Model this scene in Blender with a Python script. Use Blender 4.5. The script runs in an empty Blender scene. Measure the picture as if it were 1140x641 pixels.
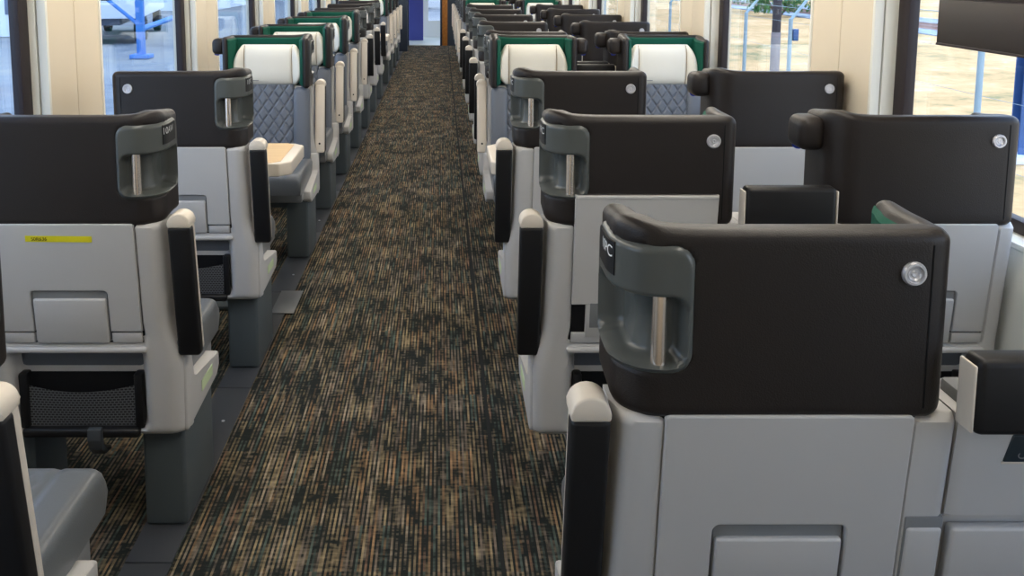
import bpy, bmesh, math, random
from mathutils import Vector, Matrix
random.seed(7)
SC = bpy.context.scene
COL = SC.collection

# ------------------------------------------------------------------ camera
F_PX, W_PX, H_PX = 980.0, 1140.0, 641.0
TILT = math.atan(0.1245)
EYE = 1.62
cam_d = bpy.data.cameras.new('camera')
cam_d.sensor_fit = 'HORIZONTAL'
cam_d.sensor_width = 36.0
cam_d.lens = 36.0 * F_PX / W_PX
cam_d.shift_x = (570.0 - 490.0) / W_PX
PY = -35 + F_PX * math.tan(TILT)
cam_d.shift_y = -(H_PX / 2 - PY) / W_PX
cam_d.clip_start = 0.02
cam = bpy.data.objects.new('camera', cam_d)
COL.objects.link(cam)
cam.location = (0, 0, EYE)
cam.rotation_euler = (math.pi / 2 - TILT, 0, 0)
SC.camera = cam

# ------------------------------------------------------------------ world, sun, exposure
SC.view_settings.view_transform = 'Standard'
SC.view_settings.look = 'None'
SC.view_settings.gamma = 1.0
SC.view_settings.use_curve_mapping = False
SC.view_settings.exposure = 0.5
w = bpy.data.worlds.new('sky')
SC.world = w
w.use_nodes = True
nt = w.node_tree
nt.nodes.clear()
wo = nt.nodes.new('ShaderNodeOutputWorld')
bg = nt.nodes.new('ShaderNodeBackground')
tc = nt.nodes.new('ShaderNodeTexCoord')
sp = nt.nodes.new('ShaderNodeSeparateXYZ')
rp = nt.nodes.new('ShaderNodeValToRGB')
nt.links.new(tc.outputs['Generated'], sp.inputs[0])
nt.links.new(sp.outputs['Z'], rp.inputs[0])
rp.color_ramp.elements[0].position = 0.0
rp.color_ramp.elements[0].color = (0.86, 0.92, 1.0, 1)
rp.color_ramp.elements[1].position = 0.7
rp.color_ramp.elements[1].color = (0.42, 0.62, 1.0, 1)
nt.links.new(rp.outputs[0], bg.inputs[0])
bg.inputs[1].default_value = 2.5
nt.links.new(bg.outputs[0], wo.inputs[0])
sun_d = bpy.data.lights.new('sun', 'SUN')
sun_d.energy = 1.6
sun_d.angle = math.radians(6)
sun_d.color = (1.0, 0.95, 0.86)
sun = bpy.data.objects.new('sun', sun_d)
COL.objects.link(sun)
sun.rotation_euler = (math.radians(-14), math.radians(17), 0)
CEIL_E = 7.6

# ------------------------------------------------------------------ material helpers
def hexc(r, g, b):
    f = lambda c: ((c / 255.0 + 0.055) / 1.055) ** 2.4 if c > 10 else c / 255.0 / 12.92
    return (f(r), f(g), f(b), 1)

def newmat(name):
    m = bpy.data.materials.new(name)
    m.use_nodes = True
    return m, m.node_tree, m.node_tree.nodes['Principled BSDF']

def mat(name, col, rough=0.5, metal=0.0, spec=0.5, var=0.06, vscale=6.0, bump=0.0, bscale=300.0, coat=0.0):
    m, t, b = newmat(name)
    N, L = t.nodes, t.links
    b.inputs['Roughness'].default_value = rough
    b.inputs['Metallic'].default_value = metal
    b.inputs['Specular IOR Level'].default_value = spec
    b.inputs['Coat Weight'].default_value = coat
    co = N.new('ShaderNodeTexCoord')
    no = N.new('ShaderNodeTexNoise')
    no.inputs['Scale'].default_value = vscale
    no.inputs['Detail'].default_value = 4
    L.new(co.outputs['Object'], no.inputs['Vector'])
    mx = N.new('ShaderNodeMix')
    mx.data_type = 'RGBA'
    c = col
    mx.inputs[6].default_value = (c[0] * (1 - var), c[1] * (1 - var), c[2] * (1 - var), 1)
    mx.inputs[7].default_value = (min(1, c[0] * (1 + var)), min(1, c[1] * (1 + var)), min(1, c[2] * (1 + var)), 1)
    L.new(no.outputs['Fac'], mx.inputs[0])
    L.new(mx.outputs[2], b.inputs['Base Color'])
    if bump > 0:
        n2 = N.new('ShaderNodeTexVoronoi')
        n2.inputs['Scale'].default_value = bscale
        L.new(co.outputs['Object'], n2.inputs['Vector'])
        bp = N.new('ShaderNodeBump')
        bp.inputs['Strength'].default_value = bump
        bp.inputs['Distance'].default_value = 0.001
        L.new(n2.outputs['Distance'], bp.inputs['Height'])
        L.new(bp.outputs[0], b.inputs['Normal'])
    return m

def emis(name, col, e):
    m, t, b = newmat(name)
    b.inputs['Base Color'].default_value = col
    b.inputs['Emission Color'].default_value = col
    b.inputs['Emission Strength'].default_value = e
    return m

M = {}
M['leather'] = mat('dark_brown_leather', hexc(33, 28, 27), 0.44, spec=0.36, bump=0.25, bscale=420)
M['leather_grey'] = mat('charcoal_leather', hexc(100, 104, 108), 0.34, spec=0.6, bump=0.2, bscale=400)
M['leather_quilt'] = mat('blue_grey_quilted_leather', hexc(104, 110, 120), 0.45, spec=0.45, bump=0.15, bscale=400)
M['pad'] = mat('black_armrest_leather', hexc(28, 28, 30), 0.45, spec=0.3)
M['shell'] = mat('light_grey_plastic', hexc(192, 191, 190), 0.42, spec=0.4, var=0.02)
M['shell_dark'] = mat('mid_grey_plastic', hexc(128, 130, 132), 0.5, spec=0.3)
M['cream'] = mat('cream_plastic', hexc(216, 206, 192), 0.4, spec=0.4, var=0.02)
M['gap'] = mat('shadow_gap_black', hexc(28, 28, 30), 0.7, spec=0.1)
M['housing'] = mat('grey_handle_plastic', hexc(78, 82, 81), 0.30, spec=0.5, var=0.03)
M['chrome'] = mat('brushed_steel', hexc(240, 226, 214), 0.26, metal=1.0, var=0.02)
M['silver'] = mat('silver_ring', hexc(205, 205, 210), 0.35, metal=0.5, var=0.02)
M['green'] = mat('green_upholstery', hexc(12, 80, 64), 0.7, spec=0.2, bump=0.3, bscale=700)
M['pillow'] = mat('ivory_leather', hexc(228, 225, 214), 0.5, spec=0.3, var=0.03)
M['seam'] = mat('tan_stitching', hexc(150, 130, 105), 0.8, spec=0.1)
M['plinth'] = mat('slate_grey_pedestal_paint', hexc(84, 92, 96), 0.55, spec=0.3)
M['plate'] = mat('dark_floor_cover', hexc(58, 61, 66), 0.5, spec=0.35)
M['metal'] = mat('dull_floor_metal', hexc(120, 122, 124), 0.45, metal=0.6)
M['wallc'] = mat('cream_wall_panel', hexc(222, 209, 186), 0.5, spec=0.3, var=0.025, vscale=2.0)
M['walllow'] = mat('pale_grey_lower_wall', hexc(205, 207, 202), 0.5, spec=0.3, var=0.02)
M['reveal'] = mat('white_window_surround', hexc(232, 230, 220), 0.45, spec=0.3, var=0.02)
M['gasket'] = mat('black_window_gasket', hexc(44, 36, 38), 0.5, spec=0.3)
M['shade'] = mat('dark_brown_shade_panel', hexc(48, 42, 39), 0.5, spec=0.35)
M['blacktrim'] = mat('black_trim', hexc(24, 24, 26), 0.45, spec=0.35)
M['hook'] = mat('grey_hook_plastic', hexc(66, 70, 74), 0.4, spec=0.4)
M['tape'] = mat('yellow_masking_tape', hexc(228, 218, 40), 0.6, spec=0.2, var=0.08, vscale=30)
M['ink'] = mat('dark_ink', hexc(50, 55, 30), 0.8, spec=0.1)
M['white'] = mat('white_print', hexc(225, 228, 228), 0.6, spec=0.2)
M['navy'] = mat('dark_navy_emblem_plate', hexc(38, 50, 58), 0.35, spec=0.4)
M['sticker'] = mat('pale_green_sticker', hexc(205, 222, 180), 0.5, spec=0.2)
M['bluelamp'] = mat('blue_lamp_lens', hexc(60, 80, 190), 0.2, spec=0.5)
M['partition'] = mat('dark_slate_partition', hexc(52, 60, 72), 0.5, spec=0.3)
M['vestfloor'] = mat('pale_vestibule_floor', hexc(190, 195, 185), 0.4)
M['vestblue'] = mat('blue_vestibule_panel', hexc(66, 74, 150), 0.5)
M['ceiling'] = mat('white_ceiling_panel', hexc(228, 226, 220), 0.6, var=0.02)

def woodmat(name, c1, c2, sx, sy):
    m, t, b = newmat(name)
    N, L = t.nodes, t.links
    co = N.new('ShaderNodeTexCoord'); mp = N.new('ShaderNodeMapping'); no = N.new('ShaderNodeTexNoise'); r = N.new('ShaderNodeValToRGB')
    mp.inputs['Scale'].default_value = (sx, sy, 20)
    no.inputs['Scale'].default_value = 1.0; no.inputs['Detail'].default_value = 6
    r.color_ramp.elements[0].position = 0.3; r.color_ramp.elements[0].color = c1
    r.color_ramp.elements[1].position = 0.7; r.color_ramp.elements[1].color = c2
    L.new(co.outputs['Object'], mp.inputs[0]); L.new(mp.outputs[0], no.inputs['Vector']); L.new(no.outputs['Fac'], r.inputs[0]); L.new(r.outputs[0], b.inputs['Base Color'])
    b.inputs['Roughness'].default_value = 0.4
    return m
M['wood'] = woodmat('pale_maple_laminate', hexc(214, 176, 124), hexc(226, 194, 146), 4, 60)
M['woodjamb'] = woodmat('orange_wood_jamb', hexc(150, 92, 38), hexc(186, 124, 58), 30, 30)

def carpetmat():
    m, t, b = newmat('striped_carpet')
    N, L = t.nodes, t.links
    def n(k, **kw):
        x = N.new(k)
        for a, v in kw.items(): setattr(x, a, v)
        return x
    def math_(op, a, bb=None):
        x = n('ShaderNodeMath', operation=op)
        for i, v in enumerate((a, bb)):
            if v is None: continue
            if hasattr(v, 'links'): L.new(v, x.inputs[i])
            else: x.inputs[i].default_value = v
        return x.outputs[0]
    co = n('ShaderNodeTexCoord'); se = n('ShaderNodeSeparateXYZ')
    L.new(co.outputs['Object'], se.inputs[0])
    X, Y = se.outputs['X'], se.outputs['Y']
    xi = math_('FLOOR', math_('MULTIPLY', X, 150.0))
    # streak noise: constant over one tuft row in x, long in y
    cb = n('ShaderNodeCombineXYZ')
    L.new(math_('MULTIPLY', xi, 3.71), cb.inputs[0]); L.new(math_('MULTIPLY', Y, 8.0), cb.inputs[1])
    s1 = n('ShaderNodeTexNoise'); s1.inputs['Scale'].default_value = 1.0; s1.inputs['Detail'].default_value = 3
    L.new(cb.outputs[0], s1.inputs['Vector'])
    # patches: squarish blotches
    mp = n('ShaderNodeMapping'); mp.inputs['Scale'].default_value = (7.0, 5.0, 1)
    L.new(co.outputs['Object'], mp.inputs[0])
    s2 = n('ShaderNodeTexNoise'); s2.inputs['Scale'].default_value = 1.0; s2.inputs['Detail'].default_value = 2
    L.new(mp.outputs[0], s2.inputs['Vector'])
    mp3 = n('ShaderNodeMapping'); mp3.inputs['Scale'].default_value = (22.0, 75.0, 1)
    L.new(co.outputs['Object'], mp3.inputs[0])
    s3 = n('ShaderNodeTexNoise'); s3.inputs['Scale'].default_value = 1.0; s3.inputs['Detail'].default_value = 2
    L.new(mp3.outputs[0], s3.inputs['Vector'])
    # each tuft row: brighter in its middle
    fr = math_('FRACT', math_('MULTIPLY', X, 150.0 / 2))
    ridge = math_('MULTIPLY', math_('GREATER_THAN', fr, 0.5), 0.14)
    v = math_('ADD', math_('MULTIPLY', s1.outputs['Fac'], 0.75), math_('MULTIPLY', s2.outputs['Fac'], 0.45))
    v = math_('ADD', v, math_('MULTIPLY', s3.outputs['Fac'], 0.34))
    v = math_('ADD', v, ridge)
    r = n('ShaderNodeValToRGB')
    L.new(math_('SUBTRACT', v, 0.37), r.inputs[0])
    e = r.color_ramp.elements
    e[0].position = 0.42; e[0].color = (0, 0, 0, 1)
    e[1].position = 0.80; e[1].color = (1, 1, 1, 1)
    # yarn colour
    cc = n('ShaderNodeCombineXYZ')
    L.new(xi, cc.inputs[0]); L.new(math_('FLOOR', math_('MULTIPLY', Y, 5.0)), cc.inputs[1])
    wn = n('ShaderNodeTexWhiteNoise', noise_dimensions='2D'); L.new(cc.outputs[0], wn.inputs['Vector'])
    yr = n('ShaderNodeValToRGB'); yr.color_ramp.interpolation = 'CONSTANT'
    cols = [(0, hexc(164, 146, 114)), (0.3, hexc(136, 122, 108)), (0.52, hexc(166, 134, 100)), (0.66, hexc(98, 112, 104)), (0.8, hexc(172, 156, 134)), (0.93, hexc(146, 116, 94))]
    el = yr.color_ramp.elements
    el[0].position = 0; el[0].color = cols[0][1]
    el[1].position = cols[1][0]; el[1].color = cols[1][1]
    for p, c in cols[2:]:
        q = el.new(p); q.color = c
    L.new(wn.outputs['Value'], yr.inputs[0])
    dk = n('ShaderNodeMix', data_type='RGBA')
    dk.inputs[6].default_value = hexc(24, 30, 31); dk.inputs[7].default_value = hexc(42, 44, 41)
    L.new(s3.outputs['Fac'], dk.inputs[0])
    mx = n('ShaderNodeMix', data_type='RGBA')
    L.new(r.outputs[0], mx.inputs[0]); L.new(dk.outputs[2], mx.inputs[6]); L.new(yr.outputs[0], mx.inputs[7])
    # dark seam line along the right of the aisle
    d = math_('ABSOLUTE', math_('SUBTRACT', X, 0.172))
    sm = math_('LESS_THAN', d, 0.006)
    m2 = n('ShaderNodeMix', data_type='RGBA')
    L.new(sm, m2.inputs[0]); L.new(mx.outputs[2], m2.inputs[6]); m2.inputs[7].default_value = hexc(40, 42, 42)
    L.new(m2.outputs[2], b.inputs['Base Color'])
    b.inputs['Roughness'].default_value = 0.95
    b.inputs['Specular IOR Level'].default_value = 0.1
    bp = n('ShaderNodeBump'); bp.inputs['Strength'].default_value = 0.5; bp.inputs['Distance'].default_value = 0.003
    L.new(v, bp.inputs['Height']); L.new(bp.outputs[0], b.inputs['Normal'])
    return m
M['carpet'] = carpetmat()

def glassmat(name, tint, refl=0.10):
    m = bpy.data.materials.new(name); m.use_nodes = True
    t = m.node_tree; t.nodes.clear()
    o = t.nodes.new('ShaderNodeOutputMaterial'); mx = t.nodes.new('ShaderNodeMixShader')
    tr = t.nodes.new('ShaderNodeBsdfTransparent'); gl = t.nodes.new('ShaderNodeBsdfGlossy'); fr = t.nodes.new('ShaderNodeLayerWeight')
    pw = t.nodes.new('ShaderNodeMath'); pw.operation = 'POWER'; pw.inputs[1].default_value = 4.0
    no = t.nodes.new('ShaderNodeTexNoise'); no.inputs['Scale'].default_value = 1.5
    ml = t.nodes.new('ShaderNodeMath'); ml.operation = 'MULTIPLY_ADD'
    tr.inputs[0].default_value = tint
    gl.inputs['Roughness'].default_value = 0.02
    gl.inputs[0].default_value = (0.8, 0.9, 1.0, 1)
    t.links.new(fr.outputs['Facing'], pw.inputs[0])
    ml.inputs[1].default_value = 0.6; ml.inputs[2].default_value = 0.03
    t.links.new(pw.outputs[0], ml.inputs[0])
    t.links.new(ml.outputs[0], mx.inputs[0])
    t.links.new(tr.outputs[0], mx.inputs[1]); t.links.new(gl.outputs[0], mx.inputs[2]); t.links.new(mx.outputs[0], o.inputs[0])
    return m
M['glass_l'] = glassmat('window_glass', (0.87, 0.94, 1.0, 1))  # blue tint puts the bluish reflections of the left panes into the glass colour
M['glass_r'] = glassmat('window_glass_clear', (0.93, 0.96, 0.98, 1))

def netmat():
    m, t, b = newmat('black_elastic_net')
    N, L = t.nodes, t.links
    co = N.new('ShaderNodeTexCoord'); mp = N.new('ShaderNodeMapping'); br = N.new('ShaderNodeTexBrick'); ro = N.new('ShaderNodeSeparateXYZ'); cb = N.new('ShaderNodeCombineXYZ')
    L.new(co.outputs['Object'], ro.inputs[0]); L.new(ro.outputs['X'], cb.inputs[0]); L.new(ro.outputs['Z'], cb.inputs[1])
    br.inputs['Scale'].default_value = 1.0
    br.inputs['Brick Width'].default_value = 0.011; br.inputs['Row Height'].default_value = 0.0075
    br.inputs['Mortar Size'].default_value = 0.0016; br.inputs['Mortar Smooth'].default_value = 0.2
    br.inputs['Color1'].default_value = hexc(24, 24, 27); br.inputs['Color2'].default_value = hexc(28, 28, 31); br.inputs['Mortar'].default_value = hexc(96, 98, 102)
    L.new(cb.outputs[0], br.inputs['Vector']); L.new(br.outputs['Color'], b.inputs['Base Color'])
    b.inputs['Roughness'].default_value = 0.7
    return m
M['net'] = netmat()

# ------------------------------------------------------------------ mesh helpers
def link(name, bm, m, parent=None, smooth=True, ang=38):
    me = bpy.data.meshes.new(name)
    bmesh.ops.recalc_face_normals(bm, faces=bm.faces[:])
    bm.to_mesh(me); bm.free()
    if m is not None: me.materials.append(m)
    if smooth:
        for p in me.polygons: p.use_smooth = True
        me.set_sharp_from_angle(angle=math.radians(ang))
    o = bpy.data.objects.new(name, me)
    COL.objects.link(o)
    if parent is not None: o.parent = parent
    return o

def box(bm, x0, x1, y0, y1, z0, z1, bev=0.0, seg=2, rot=None, piv=None, shear=None):
    t = bmesh.new()
    bmesh.ops.create_cube(t, size=1.0)
    for v in t.verts:
        v.co = Vector(((x0 + x1) / 2 + v.co.x * (x1 - x0), (y0 + y1) / 2 + v.co.y * (y1 - y0), (z0 + z1) / 2 + v.co.z * (z1 - z0)))
    if bev > 0:
        bmesh.ops.bevel(t, geom=t.edges[:], offset=bev, segments=seg, profile=0.5, affect='EDGES', clamp_overlap=True)
    if shear:
        for v in t.verts: v.co = shear(v.co)
    if rot is not None:
        p = Vector(piv) if piv else Vector(((x0 + x1) / 2, (y0 + y1) / 2, (z0 + z1) / 2))
        bmesh.ops.rotate(t, verts=t.verts, cent=p, matrix=rot)
    me = bpy.data.meshes.new('t'); t.to_mesh(me); t.free(); bm.from_mesh(me); bpy.data.meshes.remove(me)

def cyl(bm, p0, p1, r0, r1=None, n=20, bev=0.0):
    p0, p1 = Vector(p0), Vector(p1)
    r1 = r0 if r1 is None else r1
    d = p1 - p0
    t = bmesh.new()
    bmesh.ops.create_cone(t, cap_ends=True, segments=n, radius1=r0, radius2=r1, depth=d.length)
    if bev > 0:
        es = [e for e in t.edges if abs(e.verts[0].co.z - e.verts[1].co.z) < 1e-6]
        bmesh.ops.bevel(t, geom=es, offset=bev, segments=3, profile=0.5, affect='EDGES')
    q = d.to_track_quat('Z', 'Y')
    for v in t.verts: v.co = q @ v.co + (p0 + p1) / 2
    me = bpy.data.meshes.new('t'); t.to_mesh(me); t.free(); bm.from_mesh(me); bpy.data.meshes.remove(me)

def tube(bm, pts, r, n=10):
    for a, b in zip(pts[:-1], pts[1:]): cyl(bm, a, b, r, n=n)
    for p in pts[1:-1]:
        bmesh.ops.create_uvsphere(bm, u_segments=n, v_segments=6, radius=r, matrix=Matrix.Translation(p))

def prism(bm, prof, x0, x1, bev=0.0, seg=2, axis='x'):
    """extrude a polygon; prof is (y,z) for axis x, (x,y) for axis z, (x,z) for axis y"""
    t = bmesh.new()
    def P(u, v, a):
        return {'x': (a, u, v), 'y': (u, a, v), 'z': (u, v, a)}[axis]
    A = [t.verts.new(P(u, v, x0)) for u, v in prof]
    B = [t.verts.new(P(u, v, x1)) for u, v in prof]
    n = len(prof)
    t.faces.new(A); t.faces.new(B[::-1])
    for i in range(n):
        t.faces.new((A[i], B[i], B[(i + 1) % n], A[(i + 1) % n]))
    if bev > 0:
        bmesh.ops.bevel(t, geom=t.edges[:], offset=bev, segments=seg, profile=0.5, affect='EDGES', clamp_overlap=True)
    bmesh.ops.recalc_face_normals(t, faces=t.faces[:])
    me = bpy.data.meshes.new('t'); t.to_mesh(me); t.free(); bm.from_mesh(me); bpy.data.meshes.remove(me)

def gridsurf(bm, P, closed_u=False, closed_v=False, cap0=False, cap1=False):
    V = [[bm.verts.new(p) for p in row] for row in P]
    nu, nv = len(V), len(V[0])
    for i in range(nu if closed_u else nu - 1):
        for j in range(nv if closed_v else nv - 1):
            bm.faces.new((V[i][j], V[(i + 1) % nu][j], V[(i + 1) % nu][(j + 1) % nv], V[i][(j + 1) % nv]))
    if cap0: bm.faces.new(V[0][::-1])
    if cap1: bm.faces.new(V[-1])
    return V

def mirror(bm, hs):
    if hs > 0:
        for v in bm.verts: v.co.x = -v.co.x
        bmesh.ops.reverse_faces(bm, faces=bm.faces[:])

def rrect(u, v, u0, u1, v0, v1, r):
    """signed distance to a rounded rectangle, negative inside"""
    cx, cy = (u0 + u1) / 2, (v0 + v1) / 2
    qx, qy = abs(u - cx) - (u1 - u0) / 2 + r, abs(v - cy) - (v1 - v0) / 2 + r
    return math.hypot(max(qx, 0), max(qy, 0)) + min(max(qx, qy), 0) - r

def sstep(a, b, x):
    t = min(1, max(0, (x - a) / (b - a)))
    return t * t * (3 - 2 * t)

def text_mesh(name, s, size, m, parent, mw, ext=0.0006):
    cu = bpy.data.curves.new(name, 'FONT'); cu.body = s; cu.size = size; cu.extrude = ext
    cu.align_x = 'CENTER'; cu.align_y = 'CENTER'
    o = bpy.data.objects.new('tmp', cu); COL.objects.link(o)
    dg = bpy.context.evaluated_depsgraph_get()
    me = bpy.data.meshes.new_from_object(o.evaluated_get(dg))
    bpy.data.objects.remove(o)
    me.materials.clear(); me.materials.append(m)
    me.transform(mw)
    r = bpy.data.objects.new(name, me); COL.objects.link(r); r.parent = parent
    return r

def empty(name, loc=(0, 0, 0), rz=0.0):
    o = bpy.data.objects.new(name, None); COL.objects.link(o)
    o.location = loc; o.rotation_euler = (0, 0, rz); o.empty_display_size = 0.1
    return o

def tag(o, label, cat, group=None, kind=None):
    o['label'] = label; o['category'] = cat
    if group: o['group'] = group
    if kind: o['kind'] = kind
    return o

def struct(o):
    o['kind'] = 'structure'
    return o

KIDS = {}
def children(o): return [c for c in COL.objects if c.parent == o]
def copy_tree(o, parent=None):
    c = o.copy(); COL.objects.link(c); c.parent = parent
    for ch in list(o.children): copy_tree(ch, c)
    return c

# ------------------------------------------------------------------ car shell
Y0, Y1 = -0.6, 18.6
CEIL = 2.15
bm = bmesh.new(); box(bm, -1.62, 1.74, Y0, Y1, -0.08, 0.0)
struct(link('floor', bm, M['carpet'], smooth=False))
bm = bmesh.new(); box(bm, -1.62, 1.74, Y0, Y1 + 2.2, CEIL, CEIL + 0.06)
struct(link('ceiling', bm, M['ceiling'], smooth=False))

def build_wall(side, XF, XG, pier0, period, pw, name, glassmat_, tag_n0):
    """side +1 right / -1 left; XF pier face, XG glass plane (absolute values); pier0 = near edge of first pier"""
    S = side
    SILL, HEAD = 0.86, 1.86
    bm = bmesh.new()
    def b(xa, xb, y0, y1, z0, z1, bev=0.0):
        a, c = sorted((S * xa, S * xb)); box(bm, a, c, y0, y1, z0, z1, bev)
    # header above the windows
    b(XF, XG + 0.06, Y0, Y1, HEAD, CEIL)
    piers = []
    k = -2
    while True:
        ya = pier0 + k * period
        if ya > Y1: break
        piers.append((max(Y0, ya), min(Y1, ya + pw)))
        k += 1
    piers = [p for p in piers if p[1] > Y0 + 0.05]
    for ya, yb in piers:
        mid = (ya + yb) / 2
        b(XF, XG + 0.06, ya + 0.012, mid - 0.0015, SILL, HEAD, 0.006)
        b(XF, XG + 0.06, mid + 0.0015, yb - 0.012, SILL, HEAD, 0.006)
    w_ = struct(link('wall_' + name, bm, M['wallc'], ang=30))
    bm = bmesh.new()
    prof = [(S * (XG + 0.06), 0.0), (S * (XF + 0.02), 0.0), (S * (XF + 0.02), 0.14), (S * (XF + 0.002), 0.17), (S * (XF + 0.002), 0.72), (S * (XF + 0.006), 0.80), (S * (XF + 0.03), SILL), (S * (XG + 0.06), SILL)]
    prism(bm, prof, Y0, Y1, axis='y')
    lw = link('lower_wall_panel', bm, M['walllow'], w_)
    bm = bmesh.new()
    for ya, yb in piers:
        mid = (ya + yb) / 2
        b(XF + 0.012, XG + 0.05, mid - 0.002, mid + 0.002, SILL, HEAD)
    link('panel_joint', bm, M['seam'], w_)
    # windows between piers
    n = tag_n0
    ends = [(None, piers[0])] + [(piers[i], piers[i + 1]) for i in range(len(piers) - 1)] + [(piers[-1], None)]
    for a, c in ends:
        ya = a[1] if a else Y0
        yb = c[0] if c else Y1
        if yb - ya < 0.3: continue
        wn = empty('window_%d' % n, (S * XG, (ya + yb) / 2, SILL)); struct(wn)
        off = wn.location
        def wb(bm, xa, xb, y0, y1, z0, z1, bev=0.0):
            p, q = sorted((S * xa - off.x, S * xb - off.x)); box(bm, p, q, y0 - off.y, y1 - off.y, z0 - off.z, z1 - off.z, bev)
        # white surround: stepped reveal lining with a groove
        bm = bmesh.new()
        for (y_0, y_1) in ((ya - 0.012, ya + 0.006), (yb - 0.006, yb + 0.012)):
            wb(bm, XF - 0.004, XF + 0.030, y_0, y_1, SILL, HEAD, 0.003)
            wb(bm, XF + 0.036, XG + 0.01, y_0 + 0.0015, y_1 - 0.0015, SILL, HEAD, 0.003)
        wb(bm, XF, XG + 0.01, ya, yb, HEAD - 0.012, HEAD + 0.002)
        wb(bm, XF + 0.02, XG + 0.01, ya, yb, SILL - 0.005, SILL + 0.012, 0.003)
        link('window_surround', bm, M['reveal'], wn)
        bm = bmesh.new()
        g = 0.075
        wb(bm, XG - 0.018, XG + 0.02, ya, ya + g, SILL, HEAD, 0.004)
        wb(bm, XG - 0.018, XG + 0.02, yb - g, yb, SILL, HEAD, 0.004)
        wb(bm, XG - 0.0175, XG + 0.0195, ya + g, yb - g, SILL + 0.01, SILL + 0.05, 0.003)
        wb(bm, XG - 0.0175, XG + 0.0195, ya + g, yb - g, HEAD - 0.06, HEAD - 0.01, 0.003)
        link('gasket', bm, M['gasket'], wn)
        bm = bmesh.new()
        wb(bm, XG + 0.0, XG + 0.006, ya + g - 0.01, yb - g + 0.01, SILL + 0.04, HEAD - 0.05)
        link('glass_pane', bm, glassmat_, wn, smooth=False)
        n += 1
    return n
n = build_wall(1, 1.56, 1.66, 3.16, 2.03, 0.54, 'right', M['glass_r'], 1)
build_wall(-1, 1.45, 1.53, 3.235, 1.985, 0.52, 'left', M['glass_l'], n)

# rear wall behind the camera
bm = bmesh.new(); box(bm, -1.62, 1.74, Y0 - 0.06, Y0, 0, CEIL)
struct(link('wall_rear', bm, M['wallc'], smooth=False))
# far end wall with door opening
bm = bmesh.new()
box(bm, -1.62, -0.66, Y1 - 0.001, Y1 + 0.08, 0, CEIL)
box(bm, 0.155, 1.74, Y1 - 0.001, Y1 + 0.08, 0, CEIL)
box(bm, -0.66, 0.155, Y1 - 0.001, Y1 + 0.08, 2.0, CEIL)
struct(link('wall_far', bm, M['partition'], smooth=False))
bm = bmesh.new(); box(bm, 0.045, 0.155, Y1 - 0.03, Y1 + 0.10, 0, 2.0, 0.004)
struct(link('trim_1', bm, M['woodjamb']))
bm = bmesh.new(); box(bm, 0.0, 0.045, Y1 - 0.01, Y1 + 0.10, 0, 2.0, 0.003)
struct(link('trim_2', bm, M['partition']))
# vestibule beyond
bm = bmesh.new(); box(bm, -1.62, 1.74, Y1, Y1 + 2.2, -0.08, 0.012)
struct(link('floor_vestibule', bm, M['vestfloor'], smooth=False))
bm = bmesh.new(); box(bm, -1.62, 1.74, Y1 + 2.15, Y1 + 2.2, 0, 0.4); box(bm, -1.62, -0.28, Y1 + 2.15, Y1 + 2.2, 0.4, CEIL); box(bm, 0.28, 1.74, Y1 + 2.15, Y1 + 2.2, 0.4, CEIL)
struct(link('wall_vestibule', bm, M['walllow'], smooth=False))
bm = bmesh.new(); box(bm, -0.95, -0.38, Y1 + 1.2, Y1 + 1.26, 0.013, 2.0, 0.01)
o = link('vestibule_panel', bm, M['vestblue']); tag(o, 'blue panel standing in the bright vestibule beyond the far doorway', 'panel')
bm = bmesh.new(); box(bm, -0.27, 0.27, Y1 + 2.16, Y1 + 2.17, 0.4, CEIL)
struct(link('window_40', bm, M['glass_r'], smooth=False))

# dark partition on the left near the far end
bm = bmesh.new(); box(bm, -1.42, -0.645, 17.25, 17.40, 0.0, 2.1, 0.012)
o = link('partition_screen', bm, M['partition']); tag(o, 'dark slate partition standing left of the aisle before the far doorway', 'partition')

# ceiling light strips (the car's own lamps)
M['lamp'] = emis('warm_light_diffuser', (1.0, 0.93, 0.82, 1), CEIL_E)
for i, (x, lab) in enumerate(((-0.78, 'left'), (0.92, 'right'))):
    bm = bmesh.new(); box(bm, x - 0.09, x + 0.09, 0.6, Y1 - 0.3, CEIL - 0.03, CEIL, 0.005)
    o = link('ceiling_light', bm, M['lamp'])
    tag(o, 'long warm light strip in the ceiling above the %s row of seats' % lab, 'light')

# seat track covers on the floor
def track(x0, x1, lab):
    t = empty('floor_track_cover', ((x0 + x1) / 2, 9.0, 0)); tag(t, lab, 'floor cover')
    bm = bmesh.new()
    y = 0.2
    while y < 18.0:
        box(bm, -(x1 - x0) / 2, (x1 - x0) / 2, y - 9.0, min(18.3, y + 1.012) - 9.0, 0, 0.006, 0.002); y += 1.0155
    link('cover_strip', bm, M['plate'], t)
    y = 0.45
    while y < 6.0:
        bm = bmesh.new(); cyl(bm, (0.02, y - 9.0, 0.004), (0.02, y - 9.0, 0.008), 0.006, n=12); y += 0.5077
        link('screw', bm, M['silver'], t)
    return t
track(-0.865, -0.735, 'dark smooth cover strip along the left edge of the aisle carpet')
track(0.435, 0.575, 'dark cover strip on the floor under the right aisle seats')
bm = bmesh.new(); box(bm, -0.80, -0.69, 3.98, 4.27, 0.0055, 0.010, 0.002)
o = link('metal_floor_plate', bm, M['metal']); tag(o, 'dull metal plate on the floor by the left table, beside the aisle carpet', 'floor plate')

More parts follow.
